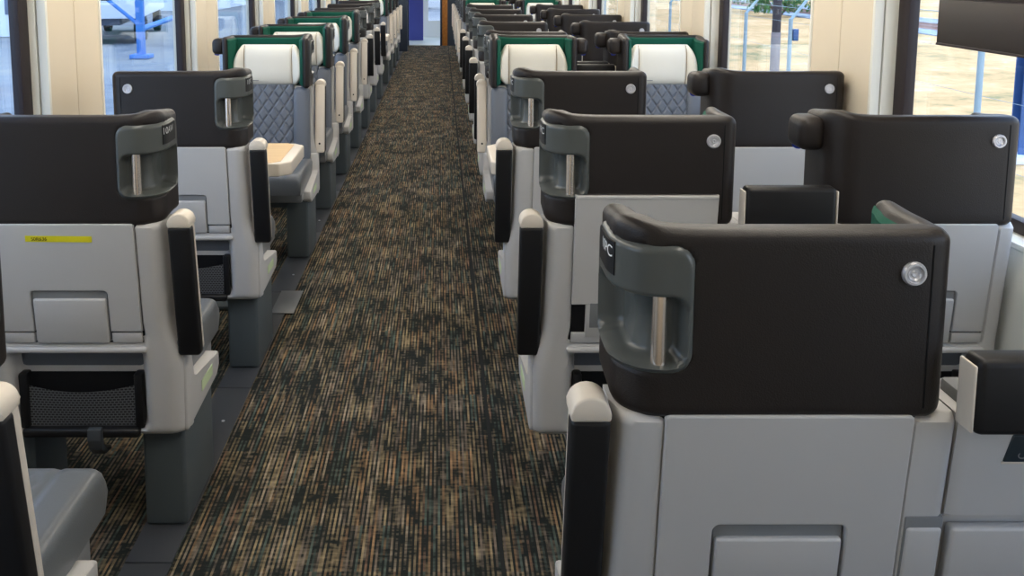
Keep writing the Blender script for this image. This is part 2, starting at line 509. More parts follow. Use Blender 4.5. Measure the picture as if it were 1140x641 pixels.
# ------------------------------------------------------------------ seat
HA, HR, HT = 0.253, 0.07, 0.055      # headrest half width, corner radius, thickness
WING = 0.20
ZB, ZT = 0.935, 1.231
HR2 = 0.038
def path(s):
    """outer plan path of the headrest from the handle-side wing tip; returns point, outward normal"""
    L1 = WING - HR; A = HR * math.pi / 2; L2 = 2 * HA - HR - HR2; A2 = HR2 * math.pi / 2; L3 = WING - HR2
    if s <= L1:
        f = s / L1
        return (-HA + 0.006 * (1 - f) ** 2, WING - s), (-1, 0)
    s2 = s - L1
    if s2 <= A:
        a = s2 / HR
        return (-HA + HR - HR * math.cos(a), HR - HR * math.sin(a)), (-math.cos(a), -math.sin(a))
    s2 -= A
    if s2 <= L2: return (-HA + HR + s2, 0), (0, -1)
    s2 -= L2
    if s2 <= A2:
        a = s2 / HR2
        return (HA - HR2 + HR2 * math.sin(a), HR2 - HR2 * math.cos(a)), (math.sin(a), -math.cos(a))
    s2 -= A2
    f = s2 / L3
    return (HA - 0.006 * f ** 2, HR2 + s2), (1, 0)
STOT = (WING - HR) + HR * math.pi / 2 + (2 * HA - HR - HR2) + HR2 * math.pi / 2 + WING - HR2
HS0, HS1, HZ0, HZ1 = 0.035, 0.284, 1.008, 1.212     # handle housing extent
OS0, OS1, OZ0, OZ1 = 0.047, 0.272, 1.019, 1.134   # its opening
DROOP = [0.0]
def topz(s):
    e = 0.011 * math.exp(-((s - 0.165) / 0.075) ** 2)
    e -= DROOP[0] * sstep(STOT - 0.17, STOT - 0.02, s)
    e -= 0.006 * sstep(0.10, 0.0, s)
    return ZT + 0.001 + e
def make_headrest(hs, handle):
    bm = bmesh.new()
    S = []
    s = 0.0
    while s < STOT - 1e-6:
        S.append(s)
        s += 0.006 if (handle and s < 0.34) or s < 0.03 or s > STOT - 0.22 else 0.018
    S.append(STOT)
    rows = []
    for s in S:
        (px, py), (nx, ny) = path(s)
        e = min(s, STOT - s)
        re = 0.026
        k = math.sqrt(max(0.0, 1 - (1 - min(1, (e + 0.002) / re)) ** 2))
        tk = HT - 0.020 * sstep(0.05, 0.0, s) - 0.022 * sstep(STOT - 0.09, STOT - 0.01, s)
        half = tk / 2 * k
        zt = topz(s) - (1 - k) * 0.022; zb = ZB + (1 - k) * 0.022
        r = min(0.017 + 0.010 * max(sstep(0.17, 0.08, s), sstep(STOT - 0.22, STOT - 0.14, s)), half * 0.93)
        sec = []
        nz = 44 if handle else 12
        for i in range(nz + 1):
            z = zb + r + (zt - zb - 2 * r) * i / nz
            # pillow the back very slightly
            sec.append((half, z))
        for i in range(1, 6):
            a = math.pi / 2 * i / 6
            sec.append((half - r + r * math.cos(a), zt - r + r * math.sin(a)))
        sec.append((half - r, zt)); sec.append((-(half - r), zt))
        for i in range(1, 6):
            a = math.pi / 2 * i / 6
            sec.append((-(half - r) - r * math.sin(a), zt - r + r * math.cos(a)))
        for i in range(7):
            sec.append((-half, zt - r - (zt - zb - 2 * r) * i / 6))
        for i in range(1, 5):
            a = math.pi / 2 * i / 5
            sec.append((-(half - r) - r * math.cos(a), zb + r - r * math.sin(a)))
        sec.append((-(half - r), zb)); sec.append((half - r, zb))
        for i in range(1, 5):
            a = math.pi / 2 * i / 5
            sec.append((half - r + r * math.sin(a), zb + r - r * math.cos(a)))
        row = []
        for j, (o, z) in enumerate(sec):
            off = o - tk / 2
            if handle and o > 0:
                d = rrect(s, z, HS0 + 0.004, HS1 - 0.004, HZ0 + 0.004, HZ1 - 0.004, 0.03)
                if d < 0:
                    off -= 0.045 * sstep(0, 0.010, -d) if o > half * 0.5 else 0
            row.append((px + nx * off, py + ny * off, z))
        rows.append(row)
    gridsurf(bm, rows, closed_v=True, cap0=True, cap1=True)
    mirror(bm, hs)
    return bm

def make_housing(hs):
    bm = bmesh.new()
    us = [HS0 + (HS1 - HS0) * i / 66 for i in range(67)]
    vs = [HZ0 + (HZ1 - HZ0) * i / 56 for i in range(57)]
    rows = []
    R_ = 0.034
    for s in us:
        row = []
        for z in vs:
            # squeeze the rectangle's corners round
            cx, cz = (HS0 + HS1) / 2, (HZ0 + HZ1) / 2
            u = (s - cx) / ((HS1 - HS0) / 2); v = (z - cz) / ((HZ1 - HZ0) / 2)
            ex = 1.0
            m_ = max(abs(u), abs(v))
            if m_ > 1e-6:
                # move along the ray so the boundary becomes a rounded rectangle
                bu, bv = u / m_, v / m_
                hx, hz = (HS1 - HS0) / 2, (HZ1 - HZ0) / 2
                t = 1.0
                for _ in range(12):
                    d = rrect(cx + bu * hx * t, cz + bv * hz * t, HS0, HS1, HZ0, HZ1, R_)
                    if d > 1e-5: t -= d / math.hypot(bu * hx, bv * hz)
                    else: break
                ex = 1 - (1 - t) * m_ ** 4
            ss = cx + u * (HS1 - HS0) / 2 * ex; zz = cz + v * (HZ1 - HZ0) / 2 * ex
            d_out = -rrect(ss, zz, HS0, HS1, HZ0, HZ1, R_)
            d_in = -rrect(ss, zz, OS0, OS1, OZ0, OZ1, 0.026)
            off = -0.006 + 0.013 * math.sqrt(min(1, max(0, d_out) / 0.010))
            if d_in > 0:
                off -= 0.046 * sstep(0, 0.012, d_in) * (0.90 + 0.10 * sstep(0.0, 0.05, d_in))
            # shallow pocket for the number display on the side of the upper band
            (px, py), (nx, ny) = path(ss)
            row.append((px + nx * off, py + ny * off, zz))
        rows.append(row)
    gridsurf(bm, rows)
    mirror(bm, hs)
    return bm

def ring_prof_surface(bm, prof, c, n=28):
    """lathe around the -y axis at centre c; prof = (radius, outward)"""
    rows = []
    for i in range(n):
        a = 2 * math.pi * i / n
        rows.append([(c[0] + r * math.cos(a), c[1] - h, c[2] + r * math.sin(a)) for r, h in prof])
    gridsurf(bm, rows, closed_u=True)

SHW = 0.255
def rear_y(z):
    return 0.040 * (0.95 - z) / 0.35 if z > 0.6 else 0.040 + 0.01 * (0.6 - z) / 0.3

def make_shell(hs, shr=0.255):
    bm = bmesh.new()
    z0, z1 = 0.308, 0.94
    nx, nz = 58, 66
    TX0, TX1, TZ0, TZ1 = -0.182, 0.2055, 0.588, 0.945
    rows = []
    def edge(d, r):
        d = max(0.0, min(r, d)); return r - math.sqrt(max(0, r * r - (r - d) ** 2))
    for i in range(nx + 1):
        # denser at the edges
        t = i / nx
        row = []
        for j in range(nz + 1):
            z = z0 + (z1 - z0) * j / nz
            xl = -SHW - 0.026 * sstep(0.66, 0.50, z)
            x = xl + (shr - xl) * t
            y = rear_y(z)
            y += edge(x - xl, 0.045) + edge(shr - x, 0.008 if shr > 0.26 else 0.02) + edge(z - z0, 0.03) + edge(z1 - z, 0.012)
            # opening under the tray: shallow recess with the pocket
            d = -rrect(x, z, -0.185, 0.205, 0.322, 0.573, 0.03)
            if d > 0: y += 0.045 * sstep(0, 0.028, d)
            # tray seat: sunk a little so the panel sits in a gap
            d = -rrect(x, z, TX0 - 0.001, TX1 + 0.001, TZ0 - 0.002, 1.05, 0.006)
            if d > 0: y += 0.012 * sstep(0, 0.004, d)
            row.append((x, y, z))
        rows.append(row)
    V = gridsurf(bm, rows)
    # front face and rim
    F = [[bm.verts.new((x_, 0.135 - 0.05 * (z_ - 0.4), z_)) for x_, y_, z_ in row] for row in (rows[0], rows[-1])]
    # close: side strips
    for k, src in ((0, V[0]), (1, V[-1])):
        for j in range(nz): bm.faces.new((src[j], src[j + 1], F[k][j + 1], F[k][j]))
    bm.faces.new([r[-1] for r in V] + [F[1][-1], F[0][-1]])
    bm.faces.new([r[0] for r in V][::-1] + [F[0][0], F[1][0]])
    for j in range(nz): bm.faces.new((F[0][j], F[0][j + 1], F[1][j + 1], F[1][j]))
    mirror(bm, hs)
    return bm

def tray_taper(c):
    # narrower towards its foot on the aisle side, leaning with the shell
    return Vector((c.x, c.y + 0.040 * (0.95 - c.z) / 0.35, c.z))

def make_seat(hs, handle=True, pod=False, raised_tray=False, arm=True, tape=False, digits='10PC', droop=0.0, adx=0.0, cover=False, inboard=False):
    DROOP[0] = droop
    root = empty('train_seat')
    # ---- headrest
    h = link('headrest', make_headrest(hs, handle), M['leather'], root, ang=60)
    h['label'] = 'dark leather back and wings of the headrest'
    # side seam on the side away from the aisle
    bm = bmesh.new(); box(bm, HA - 0.0405, HA - 0.0385, -0.0006, 0.004, ZB + 0.02, ZT - 0.02); mirror(bm, hs)
    link('side_seam', bm, M['gap'], h)
    # ---- green liner
    bm = bmesh.new(); rows = []
    for i in range(61):
        s = 0.008 + (STOT - 0.016) * i / 60
        (px, py), (nx, ny) = path(s)
        e = min(s - 0.008, STOT - 0.008 - s)
        row = []
        zt = topz(s) - 0.012; zb = 0.95
        tk = 0.010 * math.sqrt(min(1, (e + 0.001) / 0.012))
        for (o, z) in ((0, zb), (tk, zb + 0.008), (tk, (zb + zt) / 2), (tk, zt - 0.008), (0, zt)):
            tkk = HT - 0.020 * sstep(0.05, 0.0, s) - 0.022 * sstep(STOT - 0.09, STOT - 0.01, s)
            q = -tkk + 0.002 - o
            row.append((px + nx * q, py + ny * q, z))
        rows.append(row)
    gridsurf(bm, rows); mirror(bm, hs)
    link('headrest_liner', bm, M['green'], root)
    # ---- handle housing and bar
    if handle:
        ho = link('handle_housing', make_housing(hs), M['housing'], root, ang=75)
        (px, py), (nx, ny) = path(0.232)
        bm = bmesh.new()
        c = (px - nx * 0.012, py - ny * 0.012)
        cyl(bm, (c[0], c[1], OZ0 - 0.004), (c[0], c[1], OZ1 + 0.004), 0.0115, n=24); mirror(bm, hs)
        link('handle_bar', bm, M['chrome'], ho)
        # number display wrapping the side of the upper band
        bm = bmesh.new(); rows = []
        for i in range(13):
            s = 0.070 + 0.088 * i / 12
            (qx, qy), (mx_, my) = path(s)
            rows.append([(qx + mx_ * o, qy + my * o, z) for o, z in ((0.0066, 1.150), (0.0088, 1.151), (0.0088, 1.203), (0.0066, 1.204))])
        gridsurf(bm, rows, closed_v=True, cap0=True, cap1=True); mirror(bm, hs)
        link('number_display', bm, M['blacktrim'], ho)
        # lettering, laid along the side and round the corner
        def lay(txt, s_c, z_c, size):
            cu = bpy.data.curves.new('t', 'FONT'); cu.body = txt; cu.size = size; cu.align_x = 'CENTER'; cu.align_y = 'CENTER'
            o = bpy.data.objects.new('t', cu); COL.objects.link(o)
            me = bpy.data.meshes.new_from_object(o.evaluated_get(bpy.context.evaluated_depsgraph_get()))
            bpy.data.objects.remove(o)
            for v in me.vertices:
                s = s_c + (v.co.x if hs < 0 else -v.co.x)
                (qx, qy), (mx_, my) = path(s)
                o_ = 0.0094
                X_ = qx + mx_ * o_
                v.co = Vector((X_ if hs < 0 else -X_, qy + my * o_, z_c + v.co.y))
            return me
        me = lay(digits, 0.126, 1.186, 0.026)
        me.materials.clear(); me.materials.append(M['white'])
        o = bpy.data.objects.new('display_lettering', me); COL.objects.link(o); o.parent = ho
    # ---- round silver knob on the back
    bx = HA - 0.068
    bm = bmesh.new()
    ring_prof_surface(bm, [(0.0001, 0.0035), (0.004, 0.004), (0.0055, 0.0025), (0.008, 0.0025), (0.010, 0.0045), (0.0125, 0.003), (0.0135, 0.007), (0.0165, 0.007), (0.0185, 0.003), (0.0185, -0.003)], (bx, 0, 1.168)); mirror(bm, hs)
    link('round_knob', bm, M['silver'], root, ang=25)
    # ---- reading lamp pod on the wing
    if pod:
        bm = bmesh.new()
        box(bm, HA * -1 - 0.062, -HA + 0.012, 0.055, 0.165, 1.128, 1.220, 0.026, 4)
        if handle: mirror(bm, -hs) if hs < 0 else None
        if not handle: mirror(bm, hs)
        pd = link('reading_lamp', bm, M['leather'], root)
        bm = bmesh.new(); cyl(bm, (-HA - 0.036, 0.135, 1.139), (-HA - 0.036, 0.142, 1.128), 0.018, 0.014, n=16)
        if handle: mirror(bm, -hs) if hs < 0 else None
        if not handle: mirror(bm, hs)
        link('lamp_lens', bm, M['bluelamp'], pd)
    # ---- back shell
    link('back_shell', make_shell(hs, 0.270 if cover else 0.255), M['shell'], root, ang=50)
    if cover:
        bm = bmesh.new(); box(bm, 0.2125, 0.2690, -0.006, 0.030, 0.590, 0.745, 0.006, 3, shear=tray_taper); mirror(bm, hs)
        link('storage_cover', bm, M['shell'], root)
        bm = bmesh.new(); box(bm, 0.2100, 0.2698, -0.002, 0.028, 0.585, 0.764, 0.002, shear=tray_taper); mirror(bm, hs)
        link('cover_recess', bm, M['shell_dark'], root)
    up = 0.082 if raised_tray else 0.0
    # tray table panel with latch cut-out
    lx0, lx1, lz1 = -0.093, 0.118, 0.750
    bm = bmesh.new()
    pts = []
    def arc(cx, cz, r, a0, a1, n=5):
        return [(cx + r * math.cos(a0 + (a1 - a0) * i / n), cz + r * math.sin(a0 + (a1 - a0) * i / n)) for i in range(n + 1)]
    zt, zb = 0.943, 0.628
    pts += [(-0.178, zb), (lx0, zb)] + arc(lx0 + 0.012, lz1 - 0.012, 0.012, math.pi, math.pi / 2) + arc(lx1 - 0.012, lz1 - 0.012, 0.012, math.pi / 2, 0) + [(lx1, zb), (0.202, zb)]
    pts += arc(0.202 - 0.008, zt - 0.008, 0.008, 0, math.pi / 2, 3) + arc(-0.178 + 0.008, zt - 0.008, 0.008, math.pi / 2, math.pi, 3)
    if raised_tray: pts = [(-0.178, zb), (0.202, zb), (0.202, zt), (-0.178, zt)]
    t = bmesh.new()
    A = [t.verts.new((x, -0.004, z)) for x, z in pts]; B = [t.verts.new((x, 0.010, z)) for x, z in pts]
    t.faces.new(A); t.faces.new(B[::-1])
    for i in range(len(pts)): t.faces.new((A[i], B[i], B[(i + 1) % len(pts)], A[(i + 1) % len(pts)]))
    bmesh.ops.recalc_face_normals(t, faces=t.faces[:])
    es = [e for e in t.edges if e.verts[0].co.y < 0 and e.verts[1].co.y < 0]
    bmesh.ops.bevel(t, geom=es, offset=0.003, segments=2, profile=0.5, affect='EDGES')
    for v in t.verts:
        v.co = tray_taper(v.co); v.co.z += up; v.co.y -= 0.012 if raised_tray else 0.0
        pass
    me = bpy.data.meshes.new('t'); t.to_mesh(me); t.free(); bm.from_mesh(me); bpy.data.meshes.remove(me)
    if raised_tray:
        box(bm, -0.178, 0.202, -0.016, 0.004, 0.943 + up - 0.012, 0.943 + up, 0.004)
    mirror(bm, hs)
    tr = link('tray_table', bm, M['shell'], root, ang=18)
    # strip under the tray
    for xa, xb in ((-0.176, lx0 - 0.002), (lx1 + 0.002, 0.202)):
        bm = bmesh.new(); box(bm, xa, xb, -0.003, 0.012, 0.594, 0.624, 0.003, shear=tray_taper)
        mirror(bm, hs)
        link('tray_strip', bm, M['shell'], root)
    # latch panel with dark slot above
    bm = bmesh.new(); box(bm, lx0 + 0.003, lx1 - 0.003, 0.003, 0.012, 0.60, 0.750, 0.002, shear=tray_taper); mirror(bm, hs)
    link('latch_slot', bm, M['shell_dark'], root)
    if raised_tray:
        for xc in (-0.115, 0.150):
            bm = bmesh.new(); box(bm, xc - 0.024, xc + 0.024, -0.006, 0.016, 0.612, 0.73, 0.004, shear=tray_taper); mirror(bm, hs)
            ar = link('tray_arm', bm, M['shell'], root)
            bm = bmesh.new(); box(bm, xc - 0.013, xc + 0.013, -0.0085, 0.0, 0.642, 0.715, 0.002, shear=tray_taper); mirror(bm, hs)
            link('tray_arm_slot', bm, M['shell_dark'], ar)
        bm = bmesh.new(); box(bm, -0.176, 0.20, 0.004, 0.0125, 0.625, 0.94, shear=tray_taper); mirror(bm, hs)
        link('tray_recess', bm, M['gap'], root)
    bm = bmesh.new(); box(bm, lx0 + 0.006, lx1 - 0.006, -0.007, 0.010, 0.594, 0.726, 0.005, 3, shear=tray_taper); mirror(bm, hs)
    link('tray_latch', bm, M['shell'], tr)
    # dark joint line round the tray
    bm = bmesh.new()
    def joint(xa, xb, za, zb_):
        box(bm, xa, xb, 0.0075, 0.0122, za, zb_, shear=tray_taper)
    joint(-0.1845, -0.172, 0.591, 0.94); joint(0.198, 0.2075, 0.591, 0.94)
    joint(-0.184, 0.208, 0.586, 0.595); joint(-0.178, 0.204, 0.622, 0.630); mirror(bm, hs)
    link('tray_joint', bm, M['gap'], root)
    # ledge
    bm = bmesh.new(); box(bm, -0.188, 0.212, 0.030, 0.06, 0.566, 0.582, 0.006, 3); mirror(bm, hs)
    link('shell_ledge', bm, M['shell'], root)
    # ---- net pocket
    bm = bmesh.new(); box(bm, -0.160, 0.178, 0.084, 0.094, 0.330, 0.488); mirror(bm, hs)
    po = link('net_pocket', bm, M['gap'], root)
    for xa, xb in ((-0.165, -0.140), (0.158, 0.183)):
        bm = bmesh.new(); box(bm, xa, xb, 0.055, 0.090, 0.332, 0.495, 0.006); mirror(bm, hs)
        link('pocket_side', bm, M['blacktrim'], po)
    bm = bmesh.new(); box(bm, -0.155, 0.175, 0.040, 0.072, 0.312, 0.338, 0.009, 3); mirror(bm, hs)
    link('pocket_bar', bm, M['blacktrim'], po)
    bm = bmesh.new(); rows = []
    for i in range(13):
        x = -0.142 + 0.302 * i / 12
        rows.append([(x, 0.066 - 0.012 * math.sin(math.pi * i / 12) * (j / 5), 0.336 + 0.106 * j / 5 + 0.016 * (2 * i / 12 - 1) ** 2 * (j / 5)) for j in range(6)])
    gridsurf(bm, rows); mirror(bm, hs)
    link('elastic_net', bm, M['net'], po)
    # ---- footrest hook
    bm = bmesh.new()
    x = -0.035
    prism(bm, [(0.040, 0.348), (0.026, 0.345), (0.022, 0.315), (0.030, 0.285), (0.055, 0.258), (0.10, 0.250), (0.10, 0.262), (0.062, 0.270), (0.044, 0.292), (0.038, 0.315), (0.044, 0.345)], x - 0.019, x + 0.019, 0.003)
    mirror(bm, hs)
    link('footrest_catch', bm, M['hook'], root)
    # ---- seat pan, skirts
    for sgn in (-1, 1):
        bm = bmesh.new()
        prof = [(0.075, 0.322), (0.085, 0.312), (0.405, 0.325), (0.435, 0.35), (0.435, 0.392), (0.415, 0.402), (0.17, 0.430), (0.145, 0.445), (0.135, 0.545), (0.075, 0.56)]
        prism(bm, prof, sgn * 0.236, sgn * (0.283 if sgn == (1 if hs > 0 else -1) and arm else 0.257), 0.008, 3)
        sk = link('side_skirt', bm, M['shell'], root)
        if sgn == (1 if hs > 0 else -1):
            bm = bmesh.new(); box(bm, sgn * 0.2835 - 0.0008, sgn * 0.2835 + 0.0008, 0.225, 0.345, 0.358, 0.392, shear=lambda c: Vector((c.x, c.y, c.z - 0.03 * (c.y - 0.28))))
            link('seat_sticker', bm, M['sticker'], sk)
    bm = bmesh.new(); box(bm, -0.243, 0.243, 0.10, 0.50, 0.345, 0.412, 0.01)
    link('seat_pan', bm, M['shell_dark'], root)
    # ---- cushion: quilted top
    bm = bmesh.new(); rows = []
    nx, ny = 60, 48
    xw, ya, yb, zc, za = 0.250, 0.10, 0.585, 0.405, 0.525
    def edge2(d, r):
        d = max(0.0, min(r, d)); return r - math.sqrt(max(0, r * r - (r - d) ** 2))
    for i in range(nx + 1):
        x = -xw + 2 * xw * i / nx
        row = []
        for j in range(ny + 1):
            y = ya + (yb - ya) * j / ny
            z = za - edge2(xw - abs(x), 0.028) - edge2(yb - y, 0.045) - edge2(y - ya, 0.01)
            if abs(x) < 0.15:
                p = 0.055
                u = (x + (y - ya) * 0.75) / p; v_ = (x - (y - ya) * 0.75) / p
                g = min(abs(u - round(u)), abs(v_ - round(v_)))
                z -= 0.004 * (1 - sstep(0, 0.16, g)) * sstep(0.0, 0.02, 0.15 - abs(x)) * sstep(0, 0.03, yb - y - 0.03)
            z -= 0.006 * math.exp(-((abs(x) - 0.155) / 0.005) ** 2)
            row.append((x, y, z))
        rows.append(row)
    V = gridsurf(bm, rows)
    loop = [V[i][0] for i in range(nx)] + [V[nx][j] for j in range(ny)] + [V[i][ny] for i in range(nx, 0, -1)] + [V[0][j] for j in range(ny, 0, -1)]
    low = [bm.verts.new((v.co.x * 0.985, min(v.co.y, yb - 0.012), zc)) for v in loop]
    for k in range(len(loop)):
        bm.faces.new((loop[k], loop[(k + 1) % len(loop)], low[(k + 1) % len(loop)], low[k]))
    bm.faces.new(low)
    link('seat_cushion', bm, M['leather_grey'], root, ang=60)
    # ---- backrest front: bolsters and quilted panel
    bm = bmesh.new()
    def lean(c): return Vector((c.x, c.y - 0.10 * (c.z - 0.52), c.z))
    box(bm, -0.240, -0.145, 0.085, 0.190, 0.50, 0.935, 0.028, 4, shear=lean)
    box(bm, 0.145, 0.240, 0.085, 0.190, 0.50, 0.935, 0.028, 4, shear=lean)
    box(bm, -0.20, 0.20, 0.085, 0.130, 0.50, 0.945, 0.01, 2, shear=lean)
    link('backrest_bolster', bm, M['leather_quilt'], root)
    bm = bmesh.new(); rows = []
    nx, nz = 84, 110
    for i in range(nx + 1):
        x = -0.150 + 0.30 * i / nx
        row = []
        for j in range(nz + 1):
            z = 0.515 + 0.435 * j / nz
            u = (x + (z - 0.515) * 0.70) / 0.062; v_ = (x - (z - 0.515) * 0.70) / 0.062
            g = min(abs(u - round(u)), abs(v_ - round(v_)))
            y = 0.163 + 0.008 * sstep(0, 0.16, g) - 0.10 * (z - 0.52) - 0.01 * edge2(0.15 - abs(x), 0.02) / 0.02
            row.append((x, y, z))
        rows.append(row)
    V = gridsurf(bm, rows)
    loop = [V[i][0] for i in range(nx)] + [V[nx][j] for j in range(nz)] + [V[i][nz] for i in range(nx, 0, -1)] + [V[0][j] for j in range(nz, 0, -1)]
    low = [bm.verts.new((v.co.x, v.co.y - 0.05, v.co.z)) for v in loop]
    for k in range(len(loop)): bm.faces.new((loop[k], loop[(k + 1) % len(loop)], low[(k + 1) % len(loop)], low[k]))
    bm.faces.new(low)
    link('quilted_backrest', bm, M['leather_quilt'], root, ang=60)
    # ---- ivory head pillow with side flaps
    bm = bmesh.new(); rows = []
    nx, nz = 50, 16
    PWX = 0.216
    for i in range(nx + 1):
        t_ = -1 + 2 * i / nx
        hx = 0.121 * (1 - 0.30 * max(0, (abs(t_) - 0.70) / 0.30) ** 2.0)
        row = []
        for j in range(nz + 1):
            q = -1 + 2 * j / nz
            wf = 1 - 0.15 * max(0, (q + 0.15) / 1.15) ** 1.6 - 0.20 * max(0, (-0.35 - q) / 0.65) ** 1.4
            x = PWX * t_ * (1 - (1 - wf) * sstep(0.55, 1.0, abs(t_)))
            z = 1.060 + hx * q - 0.012 * max(0, (abs(t_) - 0.7) / 0.3) ** 2
            bul = math.sqrt(max(0, 1 - abs(q) ** 3.2)) * math.sqrt(max(0, 1 - abs(t_) ** 6))
            y = 0.078 + 0.052 * bul + 0.062 * sstep(0.62, 1.0, abs(t_)) * bul
            y -= 0.006 * math.exp(-((abs(t_) - 0.64) / 0.02) ** 2)
            row.append((x, y, z))
        rows.append(row)
    V = gridsurf(bm, rows)
    low = [[bm.verts.new((v.co.x, 0.072, v.co.z)) for v in r] for r in (V[0], V[-1])]
    for k, r in ((0, V[0]), (1, V[-1])):
        for j in range(nz): bm.faces.new((r[j], r[j + 1], low[k][j + 1], low[k][j]))
    link('head_pillow', bm, M['pillow'], root, ang=60)
    pl = root.children[-1] if root.children else None
    pl = [c for c in root.children if c.name.startswith('head_pillow')][0]
    bm = bmesh.new()
    for sx in (-1, 1):
        tube(bm, [(sx * PWX * 0.64, 0.078 + 0.052 * math.sqrt(max(0, 1 - abs(q) ** 3.2)) - 0.0035 + 0.001, 1.060 + 0.119 * q) for q in [-0.97 + 1.94 * k / 12 for k in range(13)]], 0.0018, 6)
    link('pillow_seam', bm, M['seam'], pl)
    bm = bmesh.new(); box(bm, 0.055, 0.095, 0.122, 0.1265, 0.972, 0.9765)
    for v in bm.verts: v.co.x *= (1 if hs < 0 else 1)
    link('stitched_mark', bm, M['shell_dark'], pl)
    # ---- raised armrest on the handle/aisle side
    if arm:
        def alean(c): return Vector((c.x, c.y + 0.062 * (0.965 - c.z) / 0.40, c.z))
        bm = bmesh.new()
        x0, x1 = (-0.322 + adx, -0.260 + adx)
        box(bm, x0 + 0.003, x1 - 0.003, 0.030, 0.062, 0.545, 0.945, 0.012, 3, shear=alean)
        # rounded cap above the pad
        t = bmesh.new()
        prof = [(x0, 0.930)] + [((x0 + x1) / 2 + (x1 - x0) / 2 * math.cos(a), 0.942 + 0.028 * math.sin(a)) for a in [math.pi - math.pi * k / 10 for k in range(11)]] + [(x1, 0.930)]
        prism(bm, prof, 0.002, 0.062, 0.004, 2, axis='y')
        mirror(bm, hs)
        am = link('armrest', bm, M['cream'], root, ang=45); am['label'] = 'cream armrest folded upright'
        bm = bmesh.new(); box(bm, x0, x1, -0.004, 0.036, 0.545, 0.932, 0.009, 3, shear=alean); mirror(bm, hs)
        pd_ = link('armrest_pad', bm, M['pad'], am); pd_['label'] = 'black padded face of the armrest'
        bm = bmesh.new(); c_ = alean(Vector(((x0 + x1) / 2, 0.0625, 0.60))); cyl(bm, (c_.x, c_.y - 0.004, c_.z), (c_.x, c_.y + 0.0012, c_.z), 0.006, n=14); mirror(bm, hs)
        link('screw_cap', bm, M['blacktrim'], am)
        bm = bmesh.new(); cyl(bm, (-0.24, 0.085, 0.575), (-0.30, 0.085, 0.575), 0.016, n=20); mirror(bm, hs)
        link('armrest_hinge', bm, M['shell_dark'], am)
    # ---- pedestal
    bm = bmesh.new()
    def ptaper(c): return Vector((c.x, c.y, c.z))
    box(bm, *((-0.09, 0.03) if inboard else (-0.262, -0.140)), 0.105, 0.415, 0.006, 0.36, 0.012, 3); mirror(bm, hs)
    link('pedestal', bm, M['plinth'], root)
    bm = bmesh.new(); box(bm, -0.15, 0.245, 0.15, 0.38, 0.285, 0.36, 0.01); box(bm, 0.19, 0.245, 0.15, 0.36, 0.0, 0.30, 0.01); mirror(bm, hs)
    link('seat_beam', bm, M['plinth'], root)
    if tape:
        bm = bmesh.new()
        box(bm, -0.112, 0.066, -0.0062, -0.0050, 0.893, 0.910, rot=Matrix.Rotation(math.radians(0.6), 3, 'Y'), shear=None)
        for v in bm.verts: v.co = Vector((v.co.x, v.co.y + 0.045 * (0.95 - v.co.z) / 0.35, v.co.z))
        tp = link('tape_strip', bm, M['tape'], root); tp['label'] = 'yellow masking tape with handwriting'
        text_mesh('tape_handwriting', 'S0R636', 0.014, M['ink'], tp, Matrix.Translation((-0.066, -0.0012, 0.9015)) @ Matrix.Rotation(math.pi / 2, 4, 'X') @ Matrix.Shear('XY', 4, (0.2, 0.0)) if False else Matrix.Translation((-0.075, 0.0, 0.9015)) @ Matrix.Rotation(math.pi / 2, 4, 'X'))
    return root

PROTO = {}
def seat(x, y, facing, key, label, group, **kw):
    """facing: False = back to the camera, True = facing the camera"""
    k = (key, facing, tuple(sorted(kw.items())))
    if k not in PROTO:
        # handle side in local x
        if key == 'left': hs = 1
        elif key == 'aisle': hs = -1
        else: hs = -1
        if facing: hs = -hs
        opts = dict(kw)
        if key == 'window': opts.update(handle=False, pod=True, arm=False, droop=0.016)
        elif key == 'left' and not facing: opts.update(droop=0.016, adx=-0.007)
        elif facing: opts.update(pod=True, inboard=(key == 'aisle'))
        elif key == 'aisle': opts.update(cover=True, inboard=True)
        o = make_seat(hs, **opts)
        PROTO[k] = o
    else:
        o = copy_tree(PROTO[k])
    o.location = (x, y, 0)
    o.rotation_euler = (0, 0, math.pi if facing else 0)
    tag(o, label, 'seat', group)
    return o

P_ = 1.0155
XL, XA, XW = -0.999, 0.537, 1.290
AWAY1 = [1.27, 2.285, 3.305]
LEFT = [(y, False) for y in AWAY1] + [(5.20 + P_ * i, True) for i in range(4)] + [(8.74 + P_ * i, False) for i in range(3)] + [(12.80 + P_ * i, True) for i in range(4)]
RIGHT = [(y, False) for y in AWAY1] + [(5.20, True)] + [(5.42 + P_ * i, False) for i in range(5)] + [(11.45 + P_ * i, True) for i in range(6)]
ORD = ['first', 'second', 'third', 'fourth', 'fifth', 'sixth', 'seventh', 'eighth', 'ninth', 'tenth', 'eleventh', 'twelfth', 'thirteenth', 'fourteenth', 'fifteenth', 'sixteenth']
def lab(i, f, where):
    v = 'green-lined seat facing the camera' if f else 'dark-backed seat facing away'
    return '%s, %s from camera %s' % (v, 'nearest' if i == 0 else ORD[i], where)
L_OV = {0: 'nearest left seat at bottom left corner, only its cushion and folded armrest showing',
        1: 'seat left of the aisle with yellow tape on its light grey back',
        2: 'dark-backed left seat behind the taped one, just before the left wooden table',
        3: 'nearest green-lined seat facing the camera left of the aisle, behind the wooden table'}
for i, (y, f) in enumerate(LEFT):
    kw = {}
    if i == 1: kw = dict(tape=True, digits='10AW')
    seat(XL, y, f, 'left', L_OV.get(i) or lab(i, f, 'left of the aisle'), 'single seats left of the aisle', **kw)
A_OV = {0: 'largest and nearest dark-backed seat at right, its silver grab bar beside the aisle',
        1: 'dark-backed seat right of the carpet, its tray panel slid up over the headrest',
        2: 'third dark-backed seat right of the aisle, just before the table',
        3: 'green-lined aisle seat facing the camera, right of the carpet beyond the table'}
